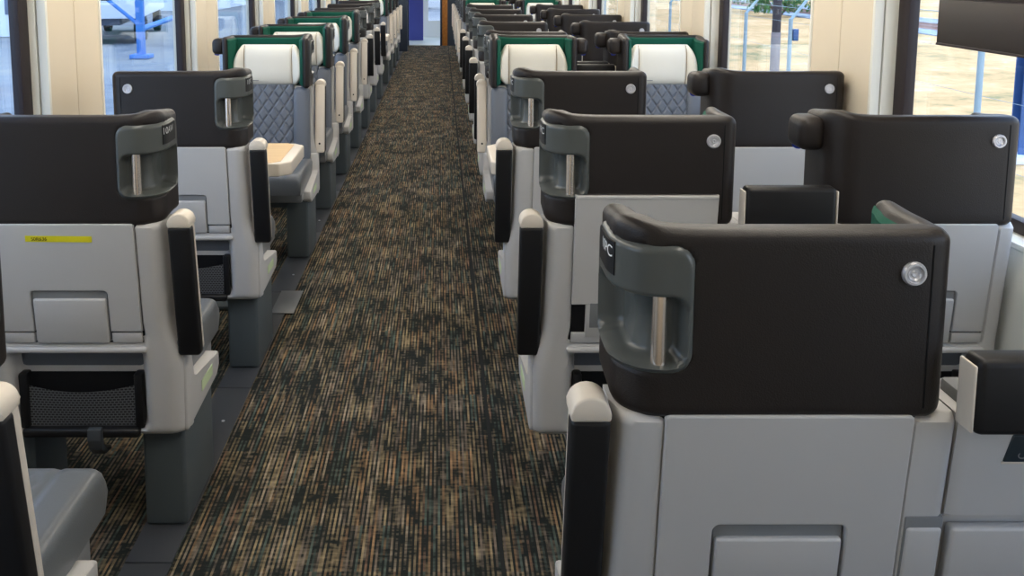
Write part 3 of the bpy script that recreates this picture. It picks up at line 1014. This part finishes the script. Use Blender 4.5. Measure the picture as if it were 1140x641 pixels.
W_OV = {0: 'window seat at the right edge of the photo, only its dark lamp pod in view',
        1: 'large dark-backed window seat at right with lamp pod, behind the nearest seat',
        2: 'dark-backed window seat at right, third from the camera, in front of the cream pier',
        3: 'green-lined window seat at right facing the camera with ivory pillow'}
for i, (y, f) in enumerate(RIGHT):
    kw = dict(raised_tray=True) if i == 1 else {}
    seat(XA - (0.014 if i == 0 else 0), y, f, 'aisle', A_OV.get(i) or lab(i, f, 'on the right edge of the aisle'), 'aisle seats of the right pairs', **kw)
    seat(XW, y, f, 'window', W_OV.get(i) or lab(i, f, 'along the right windows'), 'window seats of the right pairs')

# ------------------------------------------------------------------ centre consoles between the right pairs
def make_console():
    r = empty('centre_console')
    x0, x1 = 0.0, 0.224
    bm = bmesh.new(); rows = []
    nx, nz = 20, 50
    def edge(d, rr):
        d = max(0.0, min(rr, d)); return rr - math.sqrt(max(0, rr * rr - (rr - d) ** 2))
    for i in range(nx + 1):
        x = x0 + (x1 - x0) * i / nx
        row = []
        for j in range(nz + 1):
            z = 0.36 + (0.940 - 0.36) * j / nz
            y = rear_y(z) + edge(0.940 - z, 0.012) + edge(x1 - x, 0.004) + edge(x - x0, 0.004)
            d = -rrect(x, z, -0.1, x1 - 0.006, 0.588, 0.764, 0.012)
            if d > 0: y += 0.016 * sstep(0, 0.004, d)
            row.append((x, y, z))
        rows.append(row)
    V = gridsurf(bm, rows)
    loop = [V[i][0] for i in range(nx)] + [V[nx][j] for j in range(nz)] + [V[i][nz] for i in range(nx, 0, -1)] + [V[0][j] for j in range(nz, 0, -1)]
    low = [bm.verts.new((v.co.x, 0.13, v.co.z)) for v in loop]
    for k in range(len(loop)): bm.faces.new((loop[k], loop[(k + 1) % len(loop)], low[(k + 1) % len(loop)], low[k]))
    bm.faces.new(low)
    link('console_body', bm, M['shell'], r, ang=45)
    for a, b_ in ((0.010, x1 - 0.01),):
        bm = bmesh.new(); box(bm, a, b_, -0.006, 0.016, 0.590, 0.745, 0.006, 3, shear=tray_taper)
        link('storage_cover', bm, M['shell'], r)
    bm = bmesh.new(); box(bm, 0.075, 0.185, -0.0026, 0.004, 0.862, 0.910, 0.004, 3, shear=lambda c: Vector((c.x + 0.2 * (c.z - 0.866), c.y + 0.040 * (0.95 - c.z) / 0.35, c.z)))
    em = link('emblem_plate', bm, M['navy'], r)
    bm = bmesh.new()
    box(bm, 0.073, 0.187, -0.0016, 0.004, 0.8585, 0.8625, 0.001, shear=tray_taper)
    link('emblem_edge', bm, M['cream'], em)
    text_mesh('emblem_lettering', 'CAN', 0.016, M['shell_dark'], em, Matrix.Translation((0.112, 0.0062, 0.874)) @ Matrix.Rotation(math.pi / 2, 4, 'X'))
    bm = bmesh.new()
    tube(bm, [(0.132 + 0.026 * math.cos(a), 0.0064, 0.881 + 0.020 * math.sin(a)) for a in [math.radians(170 - 80 * k / 8) for k in range(9)]], 0.0012, 6)
    link('emblem_arc', bm, M['shell_dark'], em)
    # folded-up centre armrest
    bm = bmesh.new(); box(bm, -0.010, 0.226, -0.052, -0.004, 0.936, 1.054, 0.012, 3)
    am = link('centre_armrest', bm, M['pad'], r); am['label'] = 'black padded centre armrest folded up'
    for xe in (-0.0155, 0.2265):
        bm = bmesh.new(); box(bm, xe, xe + 0.005, -0.048, -0.008, 0.940, 1.044, 0.0025, 2)
        link('end_plate', bm, M['cream'], am)
    bm = bmesh.new(); box(bm, 0.02, 0.21, 0.02, 0.10, 0.91, 0.960, 0.008)
    link('armrest_hinge', bm, M['shell_dark'], am)
    return r
con = None
for i, (y, f) in enumerate(RIGHT):
    c = make_console() if con is None else copy_tree(con)
    if con is None: con = c
    x = XA + 0.2712 + (0.0 if i else -0.012)
    if f:
        c.location = (XW - SHW - 0.002, y, 0); c.rotation_euler = (0, 0, math.pi)
    else:
        c.location = (x, y, 0)
    where = ['nearest the camera, at the right edge with a dark emblem plate', 'between the second pair of seats, its black armrest folded up'] if i < 2 else None
    tag(c, ('light grey console ' + where[i]) if where else 'light grey console between the %s pair of right seats from the camera' % ORD[i], 'console', 'consoles between the right seat pairs')

# ------------------------------------------------------------------ bay tables
def table(x0, x1, yc, aisle, label):
    d = 0.235
    t = empty('bay_table', ((x0 + x1) / 2, yc, 0)); tag(t, label, 'table', 'tables between facing seats')
    w_ = (x1 - x0) / 2
    a = aisle
    bm = bmesh.new()
    e = a * w_
    ch = 0.05
    prof = [(-e, -d), (e - a * ch, -d), (e, -d + ch), (e, d - ch), (e - a * ch, d), (-e, d)]
    prism(bm, prof, 0.675, 0.738, 0.008, 3, axis='z')
    link('table_rim', bm, M['cream'], t)
    bm = bmesh.new()
    q = e - a * 0.05
    prism(bm, [(-e, -d + 0.012), (q - a * 0.035, -d + 0.012), (q, -d + 0.05), (q, d - 0.05), (q - a * 0.035, d - 0.012), (-e, d - 0.012)], 0.7365, 0.7405, axis='z')
    link('wood_top', bm, M['wood'], t)
    bm = bmesh.new()
    cx = a * (w_ - 0.30)
    box(bm, cx - 0.03, cx + 0.03, -0.05, 0.05, 0.02, 0.68, 0.01); box(bm, cx - 0.12, cx + 0.12, -0.14, 0.14, 0.0, 0.022, 0.005)
    link('table_leg', bm, M['plinth'], t)
    bm = bmesh.new(); box(bm, -e if a > 0 else -e - 0.04, -e + 0.04 if a > 0 else -e, -d * 0.8, d * 0.8, 0.60, 0.70, 0.006)
    link('wall_bracket', bm, M['shell_dark'], t)
table(-1.448, -0.685, 4.17, 1, 'wood-topped table between the nearest facing seats left of the aisle')
table(0.235, 1.558, 4.17, -1, 'wood-topped table between the nearest facing seats right of the aisle')
table(-1.448, -0.685, 11.75, 1, 'far wood-topped table left of the aisle, mostly hidden behind seats')
table(0.235, 1.558, 10.42, -1, 'far wood-topped table right of the aisle, mostly hidden behind seats')

# ------------------------------------------------------------------ dark shade panels at the windows
def shade(x0, x1, y0, y1, z0, zm, z1, label):
    t = empty('window_shade', ((x0 + x1) / 2, (y0 + y1) / 2, z0)); tag(t, label, 'window shade')
    o = t.location
    bm = bmesh.new(); box(bm, x0 - o.x, x1 - o.x, y0 - o.y, y1 - o.y, 0.006, zm - z0 - 0.003, 0.003)
    link('shade_panel', bm, M['shade'], t)
    bm = bmesh.new(); box(bm, x0 - o.x, x1 - o.x, y0 - o.y, y1 - o.y, zm - z0 + 0.002, z1 - z0, 0.003)
    link('upper_shade_panel', bm, M['shade'], t)
    bm = bmesh.new(); box(bm, x0 - o.x - 0.002, x1 - o.x + 0.002, y0 - o.y, y1 - o.y, 0.0, 0.008, 0.002); box(bm, x0 - o.x + 0.003, x1 - o.x - 0.003, y0 - o.y + .002, y1 - o.y - .002, zm - z0 - 0.005, zm - z0 + 0.004)
    link('shade_rail', bm, M['gasket'], t)
shade(1.556, 1.580, 1.70, 2.755, 1.383, 1.528, 1.858, 'dark brown panel hanging over the nearest right window at the top right corner')
shade(-1.505, -1.485, 3.92, 4.07, 1.478, 1.55, 1.858, 'small dark panel hanging at the top of the left window, above the seats')

# ------------------------------------------------------------------ outside
GZ = -1.15
def groundmat(name, cols, sc, rough=0.95):
    m, t, b = newmat(name)
    N, L = t.nodes, t.links
    co = N.new('ShaderNodeTexCoord'); no = N.new('ShaderNodeTexNoise'); n2 = N.new('ShaderNodeTexNoise'); r = N.new('ShaderNodeValToRGB'); mx = N.new('ShaderNodeMath')
    no.inputs['Scale'].default_value = sc; no.inputs['Detail'].default_value = 8; no.inputs['Roughness'].default_value = 0.7
    n2.inputs['Scale'].default_value = sc * 0.12; n2.inputs['Detail'].default_value = 3
    L.new(co.outputs['Object'], no.inputs['Vector']); L.new(co.outputs['Object'], n2.inputs['Vector'])
    mx.operation = 'ADD'
    ml = N.new('ShaderNodeMath'); ml.operation = 'MULTIPLY'; ml.inputs[1].default_value = 0.5
    L.new(no.outputs['Fac'], mx.inputs[0]); L.new(n2.outputs['Fac'], mx.inputs[1]); L.new(mx.outputs[0], ml.inputs[0]); L.new(ml.outputs[0], r.inputs[0])
    el = r.color_ramp.elements
    el[0].position = 0.36; el[0].color = cols[0]; el[1].position = 0.64; el[1].color = cols[-1]
    for i, c in enumerate(cols[1:-1]):
        q = el.new(0.36 + 0.28 * (i + 1) / (len(cols) - 1)); q.color = c
    L.new(r.outputs[0], b.inputs['Base Color']); b.inputs['Roughness'].default_value = rough; b.inputs['Specular IOR Level'].default_value = 0.1
    return m
M['drygrass'] = groundmat('dry_grass_ground', [hexc(136, 130, 92), hexc(196, 160, 112), hexc(212, 172, 124), hexc(226, 198, 158)], 3.0)
M['gravel'] = groundmat('blue_grey_ballast', [hexc(110, 122, 138), hexc(150, 160, 172), hexc(178, 184, 190)], 4.0)
M['asphalt'] = groundmat('grey_yard_asphalt', [hexc(100, 104, 110), hexc(130, 132, 134), hexc(152, 146, 136)], 0.8)
M['brick'] = mat('weathered_brick_wall', hexc(168, 132, 118), 0.9, var=0.2, vscale=1.2)
M['galv'] = mat('galvanised_post', hexc(150, 172, 184), 0.5)
M['poledark'] = mat('dark_timber_pole', hexc(58, 54, 60), 0.9)
M['polegrey'] = mat('grey_pole_sleeve', hexc(140, 134, 140), 0.8)
M['bluesteel'] = mat('blue_painted_steel', hexc(60, 120, 190), 0.5)
M['bluedark'] = mat('dark_blue_painted_column', hexc(52, 88, 140), 0.5)
M['whitewall'] = mat('white_clad_wall', hexc(222, 226, 230), 0.7)
M['winblue'] = mat('blue_grey_window_glass', hexc(90, 106, 128), 0.3)
M['leaf'] = groundmat('bush_leaves', [hexc(40, 72, 42), hexc(74, 112, 64), hexc(116, 146, 92)], 3.0)
M['bark'] = mat('bush_stem_bark', hexc(88, 72, 56), 0.9)
M['orange'] = mat('orange_barrel_plastic', hexc(222, 96, 60), 0.6)
M['darkveh'] = mat('dark_vehicle_paint', hexc(54, 66, 84), 0.4)
M['rubber'] = mat('tyre_rubber', hexc(30, 30, 32), 0.8)

def slab(name, x0, x1, y0, y1, z, m, th=0.3):
    bm = bmesh.new(); box(bm, x0, x1, y0, y1, z - th, z)
    return struct(link(name, bm, m, smooth=False))
slab('ground_right', 2.2, 20.5, -10, 110, GZ, M['drygrass'])
slab('ground_ballast', 20.5, 27.0, -10, 110, GZ + 0.05, M['gravel'])
slab('ground_right_far', 27.0, 90.0, -10, 140, GZ + 0.0, M['drygrass'])
slab('ground_left', -90, 2.2, -10, 140, GZ - 0.02, M['asphalt'])

# rail lines on the ballast
for k, x in enumerate((22.2, 23.64)):
    bm = bmesh.new(); prism(bm, [(x - 0.06, GZ + 0.05), (x + 0.06, GZ + 0.05), (x + 0.06, GZ + 0.07), (x + 0.02, GZ + 0.09), (x + 0.02, GZ + 0.16), (x + 0.035, GZ + 0.2), (x - 0.035, GZ + 0.2), (x - 0.02, GZ + 0.16), (x - 0.02, GZ + 0.09), (x - 0.06, GZ + 0.07)], -5, 100, axis='y')
    o = link('steel_rail', bm, M['brick']); tag(o, '%s rusty rail of the track beyond the dry grass at right' % ('nearer' if k == 0 else 'farther'), 'rail')
# brick wall behind
bm = bmesh.new()
box(bm, 28.0, 28.4, 10, 46, GZ, GZ + 2.4, 0.02); box(bm, 27.92, 28.48, 10, 46, GZ + 2.4, GZ + 2.55, 0.02)
for k in range(12): box(bm, 27.9, 28.5, 10 + k * 3.25, 10.4 + k * 3.25, GZ, GZ + 2.62, 0.02)
o = link('brick_boundary_wall', bm, M['brick']); tag(o, 'weathered brick boundary wall beyond the track, outside the right windows', 'wall')

# wire fence
fe = empty('wire_fence', (4.15, 12, GZ)); tag(fe, 'galvanised wire fence with angled post tops across the dry grass', 'fence')
fy = [6.72, 8.6, 10.42, 11.95, 13.9, 15.9, 17.9, 20.0, 22.2, 24.4, 3.0, 4.9]
for y in fy:
    bm = bmesh.new()
    cyl(bm, (0, y - 12, 0), (0, y - 12, 2.18), 0.024, n=12)
    cyl(bm, (0, y - 12, 2.17), (0.24, y - 12 + 0.1, 2.42), 0.018, n=10)
    link('fence_post', bm, M['galv'], fe)
bm = bmesh.new()
for z in (0.3, 0.8, 1.3, 1.8, 2.14): cyl(bm, (0, -9, z), (0, 12.4, z), 0.0015, n=6)
for o_, z in ((0.12, 2.30), (0.22, 2.40)): cyl(bm, (o_, -9, z), (o_, 12.4, z), 0.003, n=6)
link('fence_wire', bm, M['galv'], fe)
bm = bmesh.new(); box(bm, 0.03, 0.09, 10.39 - 12, 10.45 - 12, 1.92, 2.06, 0.005); link('junction_box', bm, M['bluedark'], fe)

up = empty('utility_pole', (6.0, 15.7, GZ)); tag(up, 'dark timber pole with a grey lower part standing beyond the wire fence', 'pole')
bm = bmesh.new(); cyl(bm, (0, 0, 1.62), (0, 0, 7), 0.075, 0.065, n=16); link('pole_shaft', bm, M['poledark'], up)
bm = bmesh.new(); cyl(bm, (0, 0, 0), (0, 0, 1.64), 0.082, n=16); link('pole_sleeve', bm, M['polegrey'], up)
cl = empty('steel_column', (8.48, 12.6, GZ)); tag(cl, 'blue steel column on the grass at the right edge of the near window', 'column')
bm = bmesh.new(); box(bm, -0.12, 0.12, -0.11, -0.09, 0.05, 6); box(bm, -0.12, 0.12, 0.09, 0.11, 0.05, 6); box(bm, -0.012, 0.012, -0.09, 0.09, 0.05, 6); link('column_shaft', bm, M['bluedark'], cl)
bm = bmesh.new(); box(bm, -0.6, 0.6, -0.35, 0.35, 0.0, 0.1, 0.02); link('column_base', bm, M['whitewall'], cl)

def bush(x, y, s, h, label, seed):
    rnd = random.Random(seed)
    r = empty('bush', (x, y, GZ)); tag(r, label, 'bush', 'bushes beyond the fence')
    bm = bmesh.new()
    for k in range(700):
        a = rnd.uniform(0, 2 * math.pi); u = rnd.uniform(-0.6, 1); rr = rnd.uniform(0.55, 1.0) * s * math.sqrt(max(0.05, 1 - u * u))
        rr *= 1 + 0.22 * math.sin(3 * a + seed)
        c = Vector((rr * math.cos(a), rr * math.sin(a), h * 0.5 + u * h * 0.5))
        q = Matrix.Rotation(rnd.uniform(0, 6.28), 3, 'Z') @ Matrix.Rotation(rnd.uniform(0, 3.14), 3, 'X')
        w_ = rnd.uniform(0.10, 0.20) * (0.6 + 0.2 * s)
        vs = [bm.verts.new(c + q @ Vector(p)) for p in ((0, -w_, 0), (w_ * 0.5, 0, 0.02), (0, w_, 0), (-w_ * 0.5, 0, 0.02))]
        bm.faces.new(vs)
    link('foliage', bm, M['leaf'], r, smooth=False)
    bm = bmesh.new()
    for k in range(6):
        a = k * 1.05
        cyl(bm, (0.06 * math.cos(a), 0.06 * math.sin(a), 0), (s * 0.45 * math.cos(a), s * 0.45 * math.sin(a), h * 0.7), 0.05, 0.015, n=8)
    link('bush_stem', bm, M['bark'], r)
bush(20.6, 57, 2.9, 2.6, 'large green bush beyond the grass, above the nearer end of the middle right window', 1)
bush(19.6, 51, 1.9, 1.5, 'low green bush in front of the larger one, through the middle right window', 2)
bush(9.9, 12.9, 0.35, 0.9, 'small pale weed in the dry grass, through the nearest right window', 3)

# left yard
def building(x, y, w_, d, h, label, nwx, nwz):
    b_ = empty('white_building', (x, y, GZ)); tag(b_, label, 'building', 'buildings in the left yard')
    bm = bmesh.new(); box(bm, -w_ / 2, w_ / 2, 0, d, 0, h); link('building_wall', bm, M['whitewall'], b_, smooth=False)
    bm = bmesh.new(); prism(bm, [(-w_ / 2 - 0.3, h), (w_ / 2 + 0.3, h), (w_ / 2 + 0.3, h + 0.2), (0, h + 1.6), (-w_ / 2 - 0.3, h + 0.2)], -0.3, d + 0.3, axis='y'); link('building_roof', bm, M['asphalt'], b_, smooth=False)
    for i in range(nwx):
        for j in range(nwz):
            cx = -w_ / 2 + w_ * (i + 0.5) / nwx; cz = 0.9 + j * 1.7
            bm = bmesh.new(); box(bm, cx - 0.42, cx + 0.42, -0.05, 0.03, cz, cz + 0.95, 0.01); link('building_window', bm, M['winblue'], b_)
            bm = bmesh.new(); box(bm, w_ / 2 - 0.03, w_ / 2 + 0.05, d * (i + 0.5) / nwx - 0.42, d * (i + 0.5) / nwx + 0.42, cz, cz + 0.95, 0.01); link('building_window', bm, M['winblue'], b_)
building(-21.5, 36, 10, 12, 5.2, 'white building with small windows, through the nearest left window', 6, 2)
building(-22, 58, 14, 12, 5.4, 'far white building across the yard, through the second left window', 6, 2)

def trailer(x, y, rz, label, m, L_=9.0, hh=2.9):
    t = empty('box_trailer', (x, y, GZ), rz); tag(t, label, 'trailer', 'vehicles in the left yard')
    bm = bmesh.new(); box(bm, -1.25, 1.25, 0, L_, 0.95, 0.95 + hh, 0.05); link('trailer_body', bm, m, t)
    bm = bmesh.new(); box(bm, -0.5, 0.5, 0.2, L_ - 0.2, 0.7, 0.95); link('trailer_frame', bm, M['darkveh'], t)
    for sx in (-1.05, 1.05):
        for yy in (1.2, 2.3, L_ - 1.3):
            bm = bmesh.new(); cyl(bm, (sx - 0.15, yy, 0.48), (sx + 0.15, yy, 0.48), 0.48, n=20, bev=0.04); link('wheel', bm, M['rubber'], t)
trailer(-12.2, 32, math.radians(12), 'white box trailer parked in the yard, left of the blue gantry', M['whitewall'])
trailer(-8.0, 60, math.radians(-70), 'dark blue trailer parked far behind the blue gantry', M['darkveh'], 8.0, 2.2)
def gantry():
    g = empty('blue_gantry', (-9.3, 27.3, GZ)); tag(g, 'bright blue steel gantry frame with braces outside the left windows', 'gantry')
    for (px, py) in ((0, 0), (0, 5.0), (-5.5, 0), (-5.5, 5.0)):
        bm = bmesh.new(); box(bm, px - 0.11, px + 0.11, py - 0.11, py + 0.11, 0, 5.2, 0.01); box(bm, px - 0.3, px + 0.3, py - 0.25, py + 0.25, 0, 0.12, 0.01); link('gantry_post', bm, M['bluesteel'], g)
    for a, b_, r in (((0, -0.3, 5.1), (0, 5.3, 5.1), 0.14), ((-5.5, -0.3, 5.1), (-5.5, 5.3, 5.1), 0.14), ((-5.8, 0, 5.2), (0.3, 0, 5.2), 0.13), ((0, 0, 0.9), (0, 5.0, 1.15), 0.09), ((0, 0, 3.6), (0, 2.2, 5.0), 0.06), ((0, 0, 1.0), (-2.4, 0, 3.0), 0.06), ((0, 0, 2.9), (-2.0, 0, 5.1), 0.06), ((0, 0, 3.3), (0, 5, 1.2), 0.05)):
        bm = bmesh.new(); cyl(bm, a, b_, r, n=8); link('gantry_beam', bm, M['bluesteel'], g)
gantry()
for k, (x, y) in enumerate(((-10.55, 20.2), (-10.1, 18.8))):
    bm = bmesh.new()
    rows = []
    for i in range(20):
        a = 2 * math.pi * i / 20
        rows.append([(r * math.cos(a), r * math.sin(a), z) for r, z in ((0.001, 0), (0.30, 0), (0.30, 0.05), (0.25, 0.08), (0.24, 0.35), (0.22, 0.38), (0.21, 0.68), (0.18, 0.72), (0.17, 1.0), (0.001, 1.02))])
    gridsurf(bm, rows, closed_u=True)
    o = link('traffic_barrel', bm, M['orange']); o.location = (x, y, GZ)
    tag(o, '%s orange traffic barrel on the asphalt at the left edge' % ('farther' if k == 0 else 'nearer'), 'barrel', 'orange barrels in the left yard')
